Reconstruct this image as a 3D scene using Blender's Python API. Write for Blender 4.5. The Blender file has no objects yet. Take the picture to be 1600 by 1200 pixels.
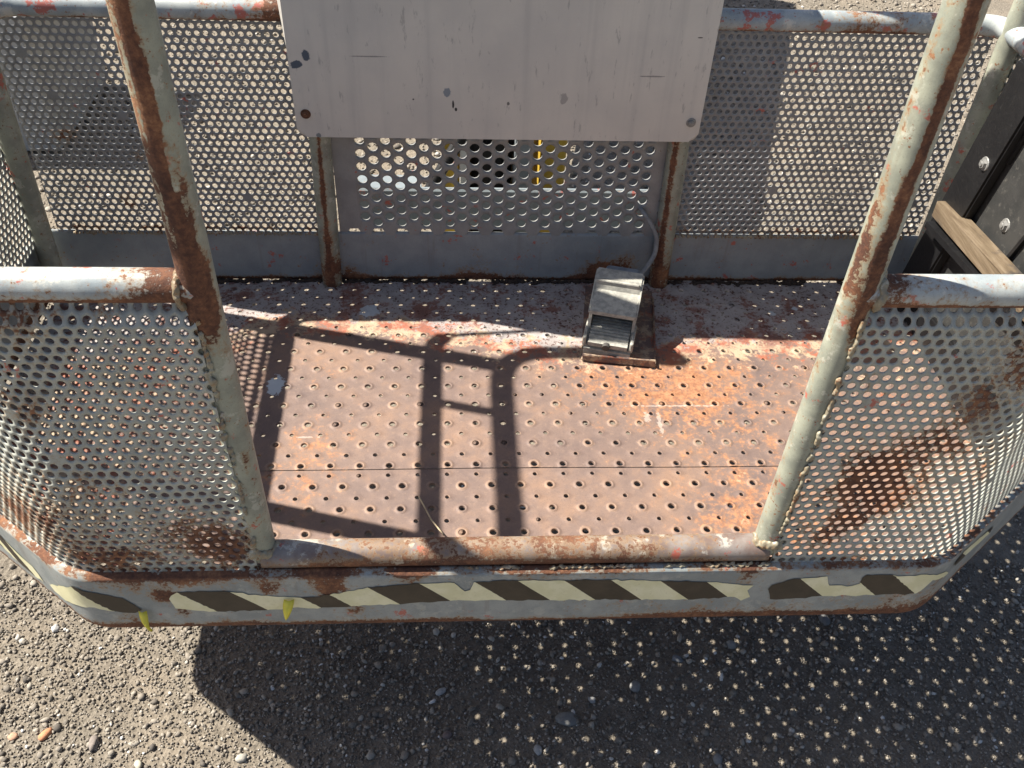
import bpy, bmesh, math, random
import numpy as np
from mathutils import Vector, Matrix
from mathutils.geometry import tessellate_polygon
random.seed(7); rng = np.random.default_rng(7)
S = bpy.context.scene; COL = S.collection

# ------------------------------------------------------------------ camera, light, exposure
G = -0.445                                  # ground level (the basket floor is z = 0)
def camera():
    p, y, r = 0.744, -0.081, 0.052
    cp, sp = math.cos(p), math.sin(p)
    Z = Matrix.Rotation(y, 3, 'Z')
    f = Z @ Vector((0, cp, -sp)); u = Z @ Vector((0, sp, cp)); t = Z @ Vector((1, 0, 0))
    c, s = math.cos(r), math.sin(r)
    rt = c * t + s * u; up = -s * t + c * u
    cd = bpy.data.cameras.new('camera'); co = bpy.data.objects.new('camera', cd); COL.objects.link(co)
    m = Matrix((rt, up, -f)).transposed().to_4x4(); m.translation = Vector((-0.132, -1.0585, 1.1675))
    co.matrix_world = m
    cd.sensor_fit = 'HORIZONTAL'; cd.sensor_width = 36; cd.lens = 36 * 1418.5 / 1600
    cd.clip_start = 0.02; cd.clip_end = 500
    S.camera = co
camera()
SUN = Vector((-0.755, 0.205, 1.0)).normalized()
W = bpy.data.worlds.new('World'); S.world = W; W.use_nodes = True
nt = W.node_tree; bg = nt.nodes['Background']
sky = nt.nodes.new('ShaderNodeTexSky'); sky.sky_type = 'NISHITA'; sky.sun_disc = False; sky.air_density = 0.75; sky.dust_density = 1.8; sky.ozone_density = 0.6
sky.sun_elevation = math.asin(SUN.z); sky.sun_rotation = math.atan2(SUN.x, SUN.y)
nt.links.new(sky.outputs[0], bg.inputs[0]); bg.inputs[1].default_value = 0.057
sd = bpy.data.lights.new('sun', 'SUN'); sd.energy = 5.0; sd.angle = math.radians(0.5); sd.color = (1.0, 0.93, 0.82)
so = bpy.data.objects.new('sun', sd); COL.objects.link(so)
so.rotation_euler = SUN.to_track_quat('Z', 'Y').to_euler(); so.location = (-4, 1, 5)
S.view_settings.view_transform = 'Standard'; S.view_settings.look = 'None'
S.view_settings.exposure = 1.25; S.view_settings.gamma = 1.0; S.view_settings.use_curve_mapping = False

# ------------------------------------------------------------------ object helpers
def tag(o, label=None, cat=None, group=None, kind=None):
    if label: o['label'] = label
    if cat: o['category'] = cat
    if group: o['group'] = group
    if kind: o['kind'] = kind
    return o
def empty(name, label, cat, loc=(0, 0, 0), group=None):
    o = bpy.data.objects.new(name, None); COL.objects.link(o); o.location = loc; o.empty_display_size = 0.1
    return tag(o, label, cat, group)
def link(name, me, parent=None, mats=()):
    for m in mats: me.materials.append(m)
    o = bpy.data.objects.new(name, me); COL.objects.link(o)
    if parent: o.parent = parent; o.matrix_parent_inverse = Matrix.Identity(4)
    return o
def mk(name, V, F, mat, parent=None, smooth=False, attrs=None):
    """V (n,3) array, F list of index tuples or (m,k) array"""
    me = bpy.data.meshes.new(name); V = np.asarray(V, dtype=np.float32)
    if isinstance(F, np.ndarray):
        m, k = F.shape
        me.vertices.add(len(V)); me.vertices.foreach_set('co', V.ravel())
        me.loops.add(m * k); me.loops.foreach_set('vertex_index', F.astype(np.int32).ravel())
        me.polygons.add(m); me.polygons.foreach_set('loop_start', np.arange(0, m * k, k, dtype=np.int32))
        me.update(calc_edges=True)
    else:
        me.from_pydata(V.tolist(), [], F)
    if smooth: me.polygons.foreach_set('use_smooth', np.ones(len(me.polygons), dtype=bool))
    for n, a in (attrs or {}).items():
        at = me.attributes.new(n, 'FLOAT', 'POINT'); at.data.foreach_set('value', np.asarray(a, dtype=np.float32))
    me.update()
    return link(name, me, parent, [mat])
def bmobj(name, bm, mat, parent=None, smooth=False):
    bmesh.ops.recalc_face_normals(bm, faces=bm.faces)
    me = bpy.data.meshes.new(name); bm.to_mesh(me); bm.free()
    if smooth: me.polygons.foreach_set('use_smooth', np.ones(len(me.polygons), dtype=bool))
    return link(name, me, parent, [mat])
def box(bm, x0, x1, y0, y1, z0, z1, bev=0.0, seg=2):
    vs = [bm.verts.new((x, y, z)) for x in (x0, x1) for y in (y0, y1) for z in (z0, z1)]
    q = [(0, 1, 3, 2), (4, 6, 7, 5), (0, 4, 5, 1), (2, 3, 7, 6), (0, 2, 6, 4), (1, 5, 7, 3)]
    fs = [bm.faces.new([vs[i] for i in f]) for f in q]
    if bev:
        es = list({e for f in fs for e in f.edges})
        bmesh.ops.bevel(bm, geom=es, offset=bev, segments=seg, affect='EDGES', profile=0.5)
def prism(bm, poly, axis, a, b):
    """polygon of 2D points extruded along axis between a and b"""
    def P(p, t): return {'x': (t, p[0], p[1]), 'y': (p[0], t, p[1]), 'z': (p[0], p[1], t)}[axis]
    A = [bm.verts.new(P(p, a)) for p in poly]; B = [bm.verts.new(P(p, b)) for p in poly]
    fs = [bm.faces.new(A), bm.faces.new(B[::-1])]
    for i in range(len(poly)):
        j = (i + 1) % len(poly); fs.append(bm.faces.new((A[i], B[i], B[j], A[j])))
    return fs
def fillet(pts, r, n=7):
    P = [np.array(p, float) for p in pts]; out = [P[0]]
    for i in range(1, len(P) - 1):
        a, b, c = P[i - 1], P[i], P[i + 1]
        u = (a - b) / np.linalg.norm(a - b); v = (c - b) / np.linalg.norm(c - b)
        th = math.acos(max(-1, min(1, float(u @ v)))); rr = r[i] if isinstance(r, dict) and i in r else (r if not isinstance(r, dict) else 0.03)
        d = min(rr / math.tan(th / 2), 0.48 * np.linalg.norm(a - b), 0.48 * np.linalg.norm(c - b))
        s, e = b + u * d, b + v * d
        for k in range(n + 1):
            t = k / n; out.append((1 - t) ** 2 * s + 2 * t * (1 - t) * b + t * t * e)
    out.append(P[-1]); return np.array(out)
def resample(P, step):
    d = np.linalg.norm(np.diff(P, axis=0), axis=1); L = np.concatenate([[0], np.cumsum(d)])
    n = max(2, int(L[-1] / step) + 1); t = np.linspace(0, L[-1], n)
    return np.stack([np.interp(t, L, P[:, i]) for i in range(3)], 1)
def tube_geo(P, r, n=20, caps=True, wob=0.0):
    P = np.asarray(P, float); T = np.gradient(P, axis=0); T /= np.linalg.norm(T, axis=1)[:, None]
    up = np.array([0, 0, 1.]) if abs(T[0][2]) < 0.9 else np.array([0, 1., 0])
    N = np.cross(T[0], up); N /= np.linalg.norm(N); Ns = []
    for t in T:
        N = N - (N @ t) * t; N /= np.linalg.norm(N); Ns.append(N)
    Ns = np.array(Ns); B = np.cross(T, Ns); a = np.linspace(0, 2 * np.pi, n, endpoint=False)
    rad = np.broadcast_to(np.asarray(r, float), (len(P),))
    if wob: rad = rad * (1 + wob * np.convolve(rng.normal(size=len(P) + 6), np.ones(7) / 7, 'valid'))
    D = Ns[:, None, :] * np.cos(a)[None, :, None] + B[:, None, :] * np.sin(a)[None, :, None]
    V = (P[:, None, :] + rad[:, None, None] * D).reshape(-1, 3); Nn = D.reshape(-1, 3)
    F = []
    for i in range(len(P) - 1):
        for j in range(n):
            k = (j + 1) % n; F.append((i * n + j, i * n + k, (i + 1) * n + k, (i + 1) * n + j))
    if caps: F.append(tuple(range(n))[::-1]); F.append(tuple((len(P) - 1) * n + j for j in range(n)))
    return V, F, Nn
def tube(name, pts, r, mat, parent=None, n=20, step=0.012, rust=None, wob=0.006):
    P = resample(np.asarray(pts, float), step); V, F, N = tube_geo(P, r, n, True, wob)
    at = {'rust': rust(V, N) if rust else np.zeros(len(V))}
    return mk(name, V, F, mat, parent, True, at)
def blobs(V, L):
    s = np.zeros(len(V))
    for x, y, z, r, k in L:
        s += k * np.exp(-((V - np.array([x, y, z])) ** 2).sum(1) / (r * r))
    return s

# ------------------------------------------------------------------ node helpers
class NT:
    def __init__(s, name):
        s.m = bpy.data.materials.new(name); s.m.use_nodes = True; s.t = s.m.node_tree
        s.b = s.t.nodes['Principled BSDF']; s.co = s.t.nodes.new('ShaderNodeTexCoord').outputs['Object']
    def L(s, a, b): s.t.links.new(a, b)
    def set(s, sock, v):
        if isinstance(v, bpy.types.NodeSocket): s.L(v, sock)
        else:
            if sock.type == 'RGBA' and len(v) == 3: v = (*v, 1)
            sock.default_value = v
    def noise(s, scale, detail=6, rough=0.6, stretch=None, dist=0.0, off=None):
        n = s.t.nodes.new('ShaderNodeTexNoise'); n.inputs['Scale'].default_value = scale
        n.inputs['Detail'].default_value = detail; n.inputs['Roughness'].default_value = rough; n.inputs['Distortion'].default_value = dist
        v = s.co
        if stretch or off:
            mp = s.t.nodes.new('ShaderNodeMapping'); mp.inputs['Scale'].default_value = stretch or (1, 1, 1); mp.inputs['Location'].default_value = off or (0, 0, 0)
            s.L(v, mp.inputs[0]); v = mp.outputs[0]
        s.L(v, n.inputs['Vector']); return n.outputs['Fac']
    def math(s, op, a, b=0.0, c=0.0, clamp=False):
        n = s.t.nodes.new('ShaderNodeMath'); n.operation = op; n.use_clamp = clamp
        for i, v in enumerate((a, b, c)): s.set(n.inputs[i], v)
        return n.outputs[0]
    def step(s, v, a, b):
        n = s.t.nodes.new('ShaderNodeMapRange'); n.interpolation_type = 'SMOOTHSTEP'
        s.set(n.inputs['Value'], v); n.inputs['From Min'].default_value = a; n.inputs['From Max'].default_value = b
        return n.outputs[0]
    def mix(s, f, a, b, mode='MIX'):
        n = s.t.nodes.new('ShaderNodeMix'); n.data_type = 'RGBA'; n.blend_type = mode
        s.set(n.inputs[0], f); s.set(n.inputs[6], a); s.set(n.inputs[7], b); return n.outputs[2]
    def attr(s, name):
        n = s.t.nodes.new('ShaderNodeAttribute'); n.attribute_name = name; return n.outputs['Fac']
    def ramp(s, f, stops):
        n = s.t.nodes.new('ShaderNodeValToRGB'); e = n.color_ramp.elements
        while len(e) < len(stops): e.new(0.5)
        for el, (p, c) in zip(e, stops): el.position = p; el.color = (*c, 1)
        s.L(f, n.inputs[0]); return n.outputs[0]
    def bump(s, h, strength=0.3, dist=0.002, normal=None):
        n = s.t.nodes.new('ShaderNodeBump'); n.inputs['Strength'].default_value = strength; n.inputs['Distance'].default_value = dist
        s.L(h, n.inputs['Height'])
        if normal is not None: s.L(normal, n.inputs['Normal'])
        return n.outputs[0]
    def spot(s, c, r, warp=0.5, wscale=60.0, power=1.0):
        """mask of an uneven spot of half sizes r round c, in object space"""
        mp = s.t.nodes.new('ShaderNodeMapping'); mp.vector_type = 'POINT'
        sc = [1 / q for q in r]; mp.inputs['Scale'].default_value = sc; mp.inputs['Location'].default_value = [-a * b for a, b in zip(c, sc)]
        s.L(s.co, mp.inputs[0]); l = s.t.nodes.new('ShaderNodeVectorMath'); l.operation = 'LENGTH'; s.L(mp.outputs[0], l.inputs[0])
        d = s.math('ADD', l.outputs['Value'], s.math('MULTIPLY', s.math('SUBTRACT', s.noise(wscale, 4, 0.7), 0.5), warp * 4))
        return s.step(d, 1.0, 0.8)
    def out(s, col, rough=0.6, metal=0.0, normal=None, spec=0.5):
        s.set(s.b.inputs['Base Color'], col); s.set(s.b.inputs['Roughness'], rough); s.set(s.b.inputs['Metallic'], metal)
        s.b.inputs['Specular IOR Level'].default_value = spec
        if normal is not None: s.L(normal, s.b.inputs['Normal'])
        return s.m

def rusty_paint(name, paint, paint2, bias=0.0, gain=1.0, red=0.0, pale=0.0, rough=0.45, fleck=0.0):
    t = NT(name)
    big = t.noise(9, 7, 0.62); mid = t.noise(38, 7, 0.68, off=(3, 1, 2)); fine = t.noise(170, 5, 0.7, off=(1, 7, 3)); micro = t.noise(650, 4, 0.65)
    big2 = t.noise(16, 5, 0.7, off=(11, 3, 7)); a = t.math('MULTIPLY', t.attr('rust'), gain)
    m = t.math('ADD', t.math('MULTIPLY', big, 0.27), t.math('MULTIPLY', mid, 0.36))
    m = t.math('ADD', m, t.math('MULTIPLY', fine, 0.37)); m = t.math('ADD', m, t.math('ADD', a, bias))
    rust = t.step(m, 0.615, 0.66); halo = t.step(m, 0.55, 0.63)
    fl = t.step(t.math('ADD', fine, t.math('MULTIPLY', mid, 0.35)), 0.86 - fleck, 0.90 - fleck)        # chips in the paint
    rust = t.math('MAXIMUM', rust, fl)
    rc = t.ramp(t.math('ADD', t.math('MULTIPLY', big2, 0.4), t.math('ADD', t.math('MULTIPLY', mid, 0.25), t.math('MULTIPLY', fine, 0.35))),
                [(0.34, (0.034, 0.015, 0.010)), (0.45, (0.085, 0.035, 0.021)), (0.53, (0.16, 0.068, 0.035)), (0.60, (0.27, 0.128, 0.062)), (0.70, (0.38, 0.22, 0.125))])
    pv = t.noise(24, 6, 0.6, off=(5, 5, 5)); pc = t.mix(t.step(pv, 0.35, 0.66), paint, paint2)
    pc = t.mix(t.math('MULTIPLY', t.step(micro, 0.52, 0.75), 0.35), pc, (0.10, 0.09, 0.075))            # grime in the grain
    st = t.noise(60, 4, 0.6, stretch=(1, 1, 0.08)); pc = t.mix(t.math('MULTIPLY', t.step(st, 0.55, 0.75), 0.25), pc, (0.16, 0.11, 0.07))
    if pale: pc = t.mix(t.math('MULTIPLY', t.step(t.noise(30, 6, 0.7, off=(9, 2, 4)), 0.56, 0.62), pale), pc, (0.62, 0.60, 0.52))
    if red: pc = t.mix(t.math('MULTIPLY', t.step(t.noise(26, 7, 0.72, off=(2, 8, 6)), 0.645 - red * 0.1, 0.68 - red * 0.1), 0.85), pc, (0.42, 0.085, 0.055))
    pc = t.mix(t.math('MULTIPLY', halo, 0.55), pc, (0.30, 0.19, 0.09))
    col = t.mix(rust, pc, rc)
    ro = t.math('ADD', rough, t.math('MULTIPLY', rust, 0.42)); ro = t.math('ADD', ro, t.math('MULTIPLY', t.math('SUBTRACT', micro, 0.5), 0.25))
    h = t.math('ADD', t.math('MULTIPLY', rust, t.math('SUBTRACT', t.math('MULTIPLY', fine, 1.6), 1.1)), t.math('MULTIPLY', micro, 0.18))
    h = t.math('ADD', h, t.math('MULTIPLY', mid, 0.35))
    return t.out(col, ro, 0.0, t.bump(h, 0.55, 0.0016))

M = {}
M['post'] = rusty_paint('post_paint', (0.33, 0.345, 0.275), (0.22, 0.235, 0.195), 0.03, 1.0, red=0.3, pale=0.35, fleck=0.055)
M['rail'] = rusty_paint('rail_paint', (0.40, 0.43, 0.42), (0.27, 0.31, 0.33), 0.045, 1.0, red=0.9, pale=0.6, fleck=0.05)
M['mesh'] = rusty_paint('mesh_paint', (0.385, 0.40, 0.355), (0.30, 0.315, 0.285), 0.005, 1.0, red=0.25, fleck=0.02)
M['back_mesh'] = rusty_paint('back_mesh_paint', (0.29, 0.295, 0.29), (0.23, 0.235, 0.235), -0.03, 1.0, red=0.1)
M['toe'] = rusty_paint('toe_board_paint', (0.305, 0.33, 0.325), (0.215, 0.245, 0.25), 0.012, 1.0, pale=0.2, red=0.2, fleck=0.02)
M['back_toe'] = rusty_paint('back_toe_board_paint', (0.28, 0.31, 0.32), (0.23, 0.26, 0.275), -0.02, 1.0, red=0.3, fleck=0.03)
M['sill'] = rusty_paint('sill_worn_steel', (0.255, 0.228, 0.21), (0.165, 0.118, 0.10), 0.06, 1.0, red=0.3, pale=0.5, rough=0.36, fleck=0.07)
M['weld'] = rusty_paint('weld_paint', (0.30, 0.29, 0.22), (0.20, 0.17, 0.12), 0.08, 1.0, pale=0.4)

def floor_mat():
    t = NT('floor_steel')
    p = t.attr('paint'); rim = t.attr('rim')
    big = t.noise(6, 7, 0.6); mid = t.noise(27, 8, 0.7, off=(4, 2, 1)); fine = t.noise(120, 6, 0.72, off=(1, 3, 8)); micro = t.noise(520, 4, 0.6)
    base = t.ramp(t.math('ADD', t.math('MULTIPLY', big, 0.6), t.math('MULTIPLY', mid, 0.4)),
                  [(0.36, (0.135, 0.098, 0.090)), (0.50, (0.190, 0.132, 0.110)), (0.62, (0.25, 0.160, 0.115))])
    base = t.mix(t.math('MULTIPLY', t.step(micro, 0.5, 0.72), 0.4), base, (0.085, 0.062, 0.058))
    base = t.mix(t.math('MULTIPLY', t.step(fine, 0.54, 0.68), 0.40), base, (0.30, 0.205, 0.15))
    o = t.math('ADD', t.math('MULTIPLY', mid, 0.6), t.math('ADD', t.math('MULTIPLY', fine, 0.4), t.math('MULTIPLY', t.attr('orange'), 1.0)))
    orange = t.mix(t.step(fine, 0.35, 0.62), (0.25, 0.098, 0.045), (0.40, 0.195, 0.095))
    base = t.mix(t.math('MULTIPLY', t.step(o, 0.555, 0.70), 0.85), base, orange)
    base = t.mix(t.math('MULTIPLY', t.step(t.math('ADD', rim, t.math('MULTIPLY', t.math('SUBTRACT', fine, 0.5), 1.6)), 0.45, 0.9), 0.30), base, (0.40, 0.26, 0.17))
    # old paint where feet do not reach: grey coat over red primer over cream
    q = t.math('ADD', p, t.math('ADD', t.math('MULTIPLY', t.math('SUBTRACT', mid, 0.5), 1.5), t.math('MULTIPLY', t.math('SUBTRACT', fine, 0.5), 0.9)))
    prim = t.mix(t.step(t.noise(15, 6, 0.65, off=(7, 7, 1)), 0.46, 0.56), (0.45, 0.35, 0.24), (0.33, 0.105, 0.06))
    base = t.mix(t.math('MULTIPLY', t.step(q, 0.36, 0.52), 0.85), base, prim)
    grey = t.mix(t.step(mid, 0.4, 0.6), (0.385, 0.355, 0.34), (0.315, 0.285, 0.275))
    base = t.mix(t.step(q, 0.66, 0.80), base, grey)
    scab = t.math('MULTIPLY', t.step(t.math('ADD', t.math('MULTIPLY', t.noise(13, 7, 0.7, off=(2, 9, 5)), 0.7), t.math('MULTIPLY', fine, 0.3)), 0.50, 0.57), t.step(p, 0.35, 0.7))
    base = t.mix(t.math('MULTIPLY', scab, 0.9), base, t.mix(t.step(fine, 0.4, 0.6), (0.14, 0.060, 0.045), (0.29, 0.125, 0.09)))
    pits = t.step(t.math('ADD', fine, t.math('MULTIPLY', mid, 0.3)), 0.70, 0.76)
    base = t.mix(t.math('MULTIPLY', pits, t.step(p, 0.4, 0.8)), base, (0.095, 0.042, 0.032))
    for c, r, k in (((-0.472, 0.205, 0), (0.016, 0.030, 0.05), 0.9), ((-0.313, 0.428, 0), (0.022, 0.020, 0.05), 0.8), ((0.585, 0.44, 0), (0.007, 0.006, .05), 0.9), ((0.53, 0.423, 0), (0.008, 0.008, .05), 0.8)):
        base = t.mix(t.math('MULTIPLY', t.spot(c, r, 0.45, 90), k), base, (0.50, 0.56, 0.60))
    for c, r in (((0.237, 0.10, 0), (0.004, 0.03, .05)), ((0.215, 0.115, 0), (0.006, 0.012, .05)), ((0.28, 0.145, 0), (0.09, 0.0022, .05)), ((-0.40, 0.07, 0), (0.02, 0.002, .05)), ((0.40, 0.45, 0), (0.05, 0.0035, .05)), ((0.62, 0.37, 0), (0.05, 0.004, .05))):
        base = t.mix(t.math('MULTIPLY', t.spot(c, r, 0.9, 110), 0.45), base, (0.50, 0.44, 0.39))
    ro = t.math('ADD', 0.50, t.math('MULTIPLY', fine, 0.35))
    h = t.math('ADD', t.math('MULTIPLY', fine, 0.5), t.math('MULTIPLY', micro, 0.25)); h = t.math('ADD', h, t.math('MULTIPLY', t.step(q, 0.36, 0.6), 0.35))
    return t.out(base, ro, 0.12, t.bump(h, 0.5, 0.0012))
M['floor'] = floor_mat()

def cover_mat():
    t = NT('cover_aluminium')
    v = t.noise(40, 5, 0.6, stretch=(1, 1, 0.05)); w = t.noise(5, 5, 0.6); f = t.noise(140, 5, 0.7); s2 = t.noise(110, 5, 0.7, stretch=(1, 1, 0.22), off=(3, 3, 3))
    c = t.mix(t.step(w, 0.32, 0.68), (0.545, 0.53, 0.495), (0.635, 0.61, 0.555))
    c = t.mix(t.math('MULTIPLY', t.step(v, 0.50, 0.78), 0.28), c, (0.38, 0.375, 0.36))
    c = t.mix(t.math('MULTIPLY', t.step(s2, 0.60, 0.69), 0.5), c, (0.24, 0.24, 0.235))
    c = t.mix(t.math('MULTIPLY', t.step(f, 0.58, 0.75), 0.3), c, (0.70, 0.69, 0.66))
    for ce, r, col, k, wp in (((-0.410, .49, .496), (.011, .05, .008), (.05, .075, .115), .95, .35), ((-0.392, .49, .511), (.008, .05, .010), (.05, .075, .115), .95, .4),
                       ((-0.150, .49, .448), (.008, .05, .009), (.13, .18, .24), .8, .4), ((-0.139, .49, .426), (.0022, .05, .009), (.015, .015, .017), .95, .3), ((-0.134, .49, .417), (.0028, .05, .004), (.015, .015, .017), .95, .2),
                       ((-0.285, .49, .512), (.036, .05, .0013), (.15, .15, .15), .7, .3), ((.215, .49, .485), (.026, .05, .0016), (.15, .15, .15), .7, .3), ((.289, .49, .556), (.005, .05, .0012), (.02, .02, .02), .9, .1),
                       ((-0.27, .49, .615), (.006, .05, .005), (.06, .06, .08), .8, .4), ((.06, .49, .44), (.007, .05, .012), (.22, .21, .21), .6, .4), ((-.385, .49, .362), (.005, .05, .007), (.10, .14, .17), .8, .3), ((-.04, .49, .43), (.003, .05, .004), (.05, .05, .05), .8, .4), ((-.21, .49, .435), (.002, .05, .002), (.03, .03, .03), .9, .2)):
        c = t.mix(t.math('MULTIPLY', t.spot(ce, r, wp, 120), k), c, col)
    h = t.math('ADD', t.math('MULTIPLY', f, 0.4), t.math('MULTIPLY', s2, -0.5))
    return t.out(c, t.math('ADD', 0.45, t.math('MULTIPLY', v, 0.25)), 0.15, t.bump(h, 0.25, 0.0008))
M['cover'] = cover_mat()

def simple(name, c1, c2, scale=30, rough=0.6, metal=0.0, bump=0.3, dist=0.001, dirt=None, stretch=None):
    t = NT(name); n = t.noise(scale, 6, 0.65, stretch=stretch); f = t.noise(scale * 6, 5, 0.7)
    c = t.mix(t.step(n, 0.35, 0.65), c1, c2)
    c = t.mix(t.math('MULTIPLY', t.step(f, 0.55, 0.72), 0.4), c, dirt or tuple(x * 0.5 for x in c1))
    return t.out(c, t.math('ADD', rough - 0.1, t.math('MULTIPLY', f, 0.25)), metal, t.bump(t.math('ADD', n, f), bump, dist))
M['bolt_rust'] = simple('rusty_bolt', (0.09, 0.04, 0.02), (0.16, 0.07, 0.035), 200, 0.8)
M['bolt_zinc'] = simple('zinc_bolt', (0.24, 0.24, 0.235), (0.32, 0.32, 0.31), 200, 0.55, 0.5)
M['switch'] = simple('switch_cast_grey', (0.42, 0.41, 0.36), (0.27, 0.27, 0.245), 90, 0.85, 0.0, 0.6, 0.0012, (0.15, 0.14, 0.115))
M['switch_dark'] = simple('switch_dark_inside', (0.045, 0.045, 0.045), (0.07, 0.065, 0.06), 50, 0.7)
M['gland'] = simple('gland_blue_grey', (0.20, 0.24, 0.29), (0.13, 0.16, 0.20), 70, 0.55)
M['tray'] = rusty_paint('tray_paint', (0.20, 0.17, 0.15), (0.15, 0.12, 0.11), 0.10, 1.0, red=0.5)
M['cable'] = simple('cable_grey_rubber', (0.27, 0.28, 0.285), (0.20, 0.205, 0.21), 60, 0.6)
M['black'] = simple('black_plastic', (0.004, 0.004, 0.005), (0.007, 0.007, 0.008), 22, 0.5, 0.0, 0.35, 0.001, (0.03, 0.028, 0.026))
M['dark_sheet'] = simple('worn_black_sheet', (0.022, 0.023, 0.023), (0.036, 0.036, 0.035), 16, 0.6, 0.0, 0.3, 0.001, (0.15, 0.14, 0.12))
M['yellow'] = simple('machine_yellow', (0.50, 0.345, 0.045), (0.42, 0.28, 0.04), 20, 0.45, 0.0, 0.2)
M['steel_blue'] = simple('steel_blue_grey', (0.23, 0.26, 0.28), (0.18, 0.205, 0.225), 18, 0.5)
M['box_grey'] = simple('box_grey_paint', (0.33, 0.345, 0.35), (0.27, 0.285, 0.29), 18, 0.6)
M['white'] = simple('white_paint', (0.78, 0.78, 0.75), (0.7, 0.7, 0.67), 18, 0.5)
M['twig'] = simple('dry_straw', (0.50, 0.42, 0.28), (0.38, 0.30, 0.19), 120, 0.7)
M['channel'] = rusty_paint('channel_paint', (0.21, 0.245, 0.265), (0.17, 0.20, 0.22), 0.0, 1.0, red=0.5)

def wood_mat():
    t = NT('weathered_wood'); g = t.noise(90, 6, 0.65, stretch=(1, 0.05, 1)); f = t.noise(300, 4, 0.6, stretch=(1, 0.08, 1)); d = t.noise(12, 5, 0.6)
    c = t.ramp(g, [(0.3, (0.060, 0.040, 0.023)), (0.5, (0.128, 0.094, 0.057)), (0.68, (0.192, 0.148, 0.099))])
    c = t.mix(t.math('MULTIPLY', t.step(f, 0.5, 0.7), 0.5), c, (0.086, 0.054, 0.032)); c = t.mix(t.step(d, 0.56, 0.68), c, (0.043, 0.036, 0.032))
    return t.out(c, 0.75, 0, t.bump(t.math('ADD', g, f), 0.6, 0.0015))
M['wood'] = wood_mat()
def tape_mat():
    t = NT('hazard_tape'); ph = t.attr('stripe'); fr = t.math('FRACT', t.math('MULTIPLY', ph, 0.5)); dark = t.step(fr, 0.5005, 0.4995)
    f = t.noise(150, 5, 0.7); g = t.noise(25, 5, 0.6)
    y = t.mix(t.step(g, 0.4, 0.65), (0.68, 0.655, 0.41), (0.78, 0.75, 0.52)); y = t.mix(t.math('MULTIPLY', t.step(f, 0.55, 0.7), 0.3), y, (0.42, 0.37, 0.2))
    k = t.mix(t.step(g, 0.4, 0.65), (0.026, 0.020, 0.014), (0.042, 0.032, 0.022)); k = t.mix(t.math('MULTIPLY', t.step(f, 0.64, 0.72), 0.5), k, (0.14, 0.12, 0.09))
    return t.out(t.mix(dark, y, k), 0.5, 0, t.bump(t.math('ADD', g, t.math('MULTIPLY', f, .3)), 0.4, 0.0012))
M['tape'] = tape_mat()
M['flap'] = simple('yellow_tape_back', (0.76, 0.66, 0.07), (0.66, 0.58, 0.06), 60, 0.5)
M['tape_edge'] = simple('pale_tape_shred', (0.62, 0.63, 0.42), (0.5, 0.52, 0.36), 80, 0.5)

def ground_mat():
    t = NT('gravel_ground'); n = t.noise(4, 6, 0.6); m = t.noise(45, 7, 0.7); f = t.noise(260, 6, 0.72); v = t.t.nodes.new('ShaderNodeTexVoronoi'); v.inputs['Scale'].default_value = 120; t.L(t.co, v.inputs['Vector'])
    c = t.ramp(t.math('ADD', t.math('MULTIPLY', m, 0.5), t.math('MULTIPLY', f, 0.5)), [(0.33, (0.100, 0.088, 0.071)), (0.5, (0.195, 0.172, 0.139)), (0.66, (0.305, 0.270, 0.220))])
    c = t.mix(t.math('MULTIPLY', t.step(n, 0.4, 0.7), 0.5), c, (0.275, 0.230, 0.177))
    h = t.math('ADD', t.math('MULTIPLY', f, 0.6), t.math('MULTIPLY', v.outputs['Distance'], 0.7)); h = t.math('ADD', h, m)
    return t.out(c, 0.92, 0, t.bump(h, 0.9, 0.006), 0.2)
M['ground'] = ground_mat()
def gravel_mat():
    t = NT('gravel_stones'); a = t.attr('tone'); f = t.noise(400, 5, 0.7)
    c = t.ramp(a, [(0.0, (0.067, 0.061, 0.057)), (0.25, (0.169, 0.151, 0.127)), (0.6, (0.279, 0.249, 0.208)), (0.85, (0.365, 0.336, 0.287)), (0.95, (0.493, 0.473, 0.434)), (1.0, (0.617, 0.612, 0.591))])
    c = t.mix(t.math('MULTIPLY', t.step(f, 0.45, 0.7), 0.35), c, (0.144, 0.120, 0.091))
    return t.out(c, 0.88, 0, t.bump(f, 0.5, 0.0015), 0.25)
M['gravel'] = gravel_mat()

# ------------------------------------------------------------------ ground
def hgt(x, y):
    return (0.010 * np.sin(2.3 * x + 1.1) * np.cos(1.9 * y + .4) + 0.006 * np.sin(7.1 * x + 3 * y) * np.sin(5.3 * y - 2 * x + 1) + 0.0035 * np.sin(17 * x - 9 * y) * np.sin(13 * y + 8 * x))
def ground():
    c1 = np.linspace(-2.2, 2.9, 256); c2 = np.linspace(-1.4, 4.6, 300)
    far = np.array([8, 14, 24, 40, 70.]); xs = np.concatenate([-far[::-1], c1, far]); ys = np.concatenate([-far[::-1], c2, far])
    X, Y = np.meshgrid(xs, ys); Z = G + hgt(X, Y) - 0.0015
    V = np.stack([X.ravel(), Y.ravel(), Z.ravel()], 1); nx, ny = len(xs), len(ys)
    i = np.arange(nx - 1)[None, :] + nx * np.arange(ny - 1)[:, None]; i = i.ravel()
    F = np.stack([i, i + 1, i + 1 + nx, i + nx], 1)
    tag(mk('ground', V, F, M['ground'], None, True), kind='structure')
ground()
ICO_V = None
def ico(sub=1):
    bm = bmesh.new(); bmesh.ops.create_icosphere(bm, subdivisions=sub, radius=1.0)
    V = np.array([v.co[:] for v in bm.verts]); F = np.array([[v.index for v in f.verts] for f in bm.faces]); bm.free(); return V, F
I1 = ico(1); I2 = ico(2)
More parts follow.
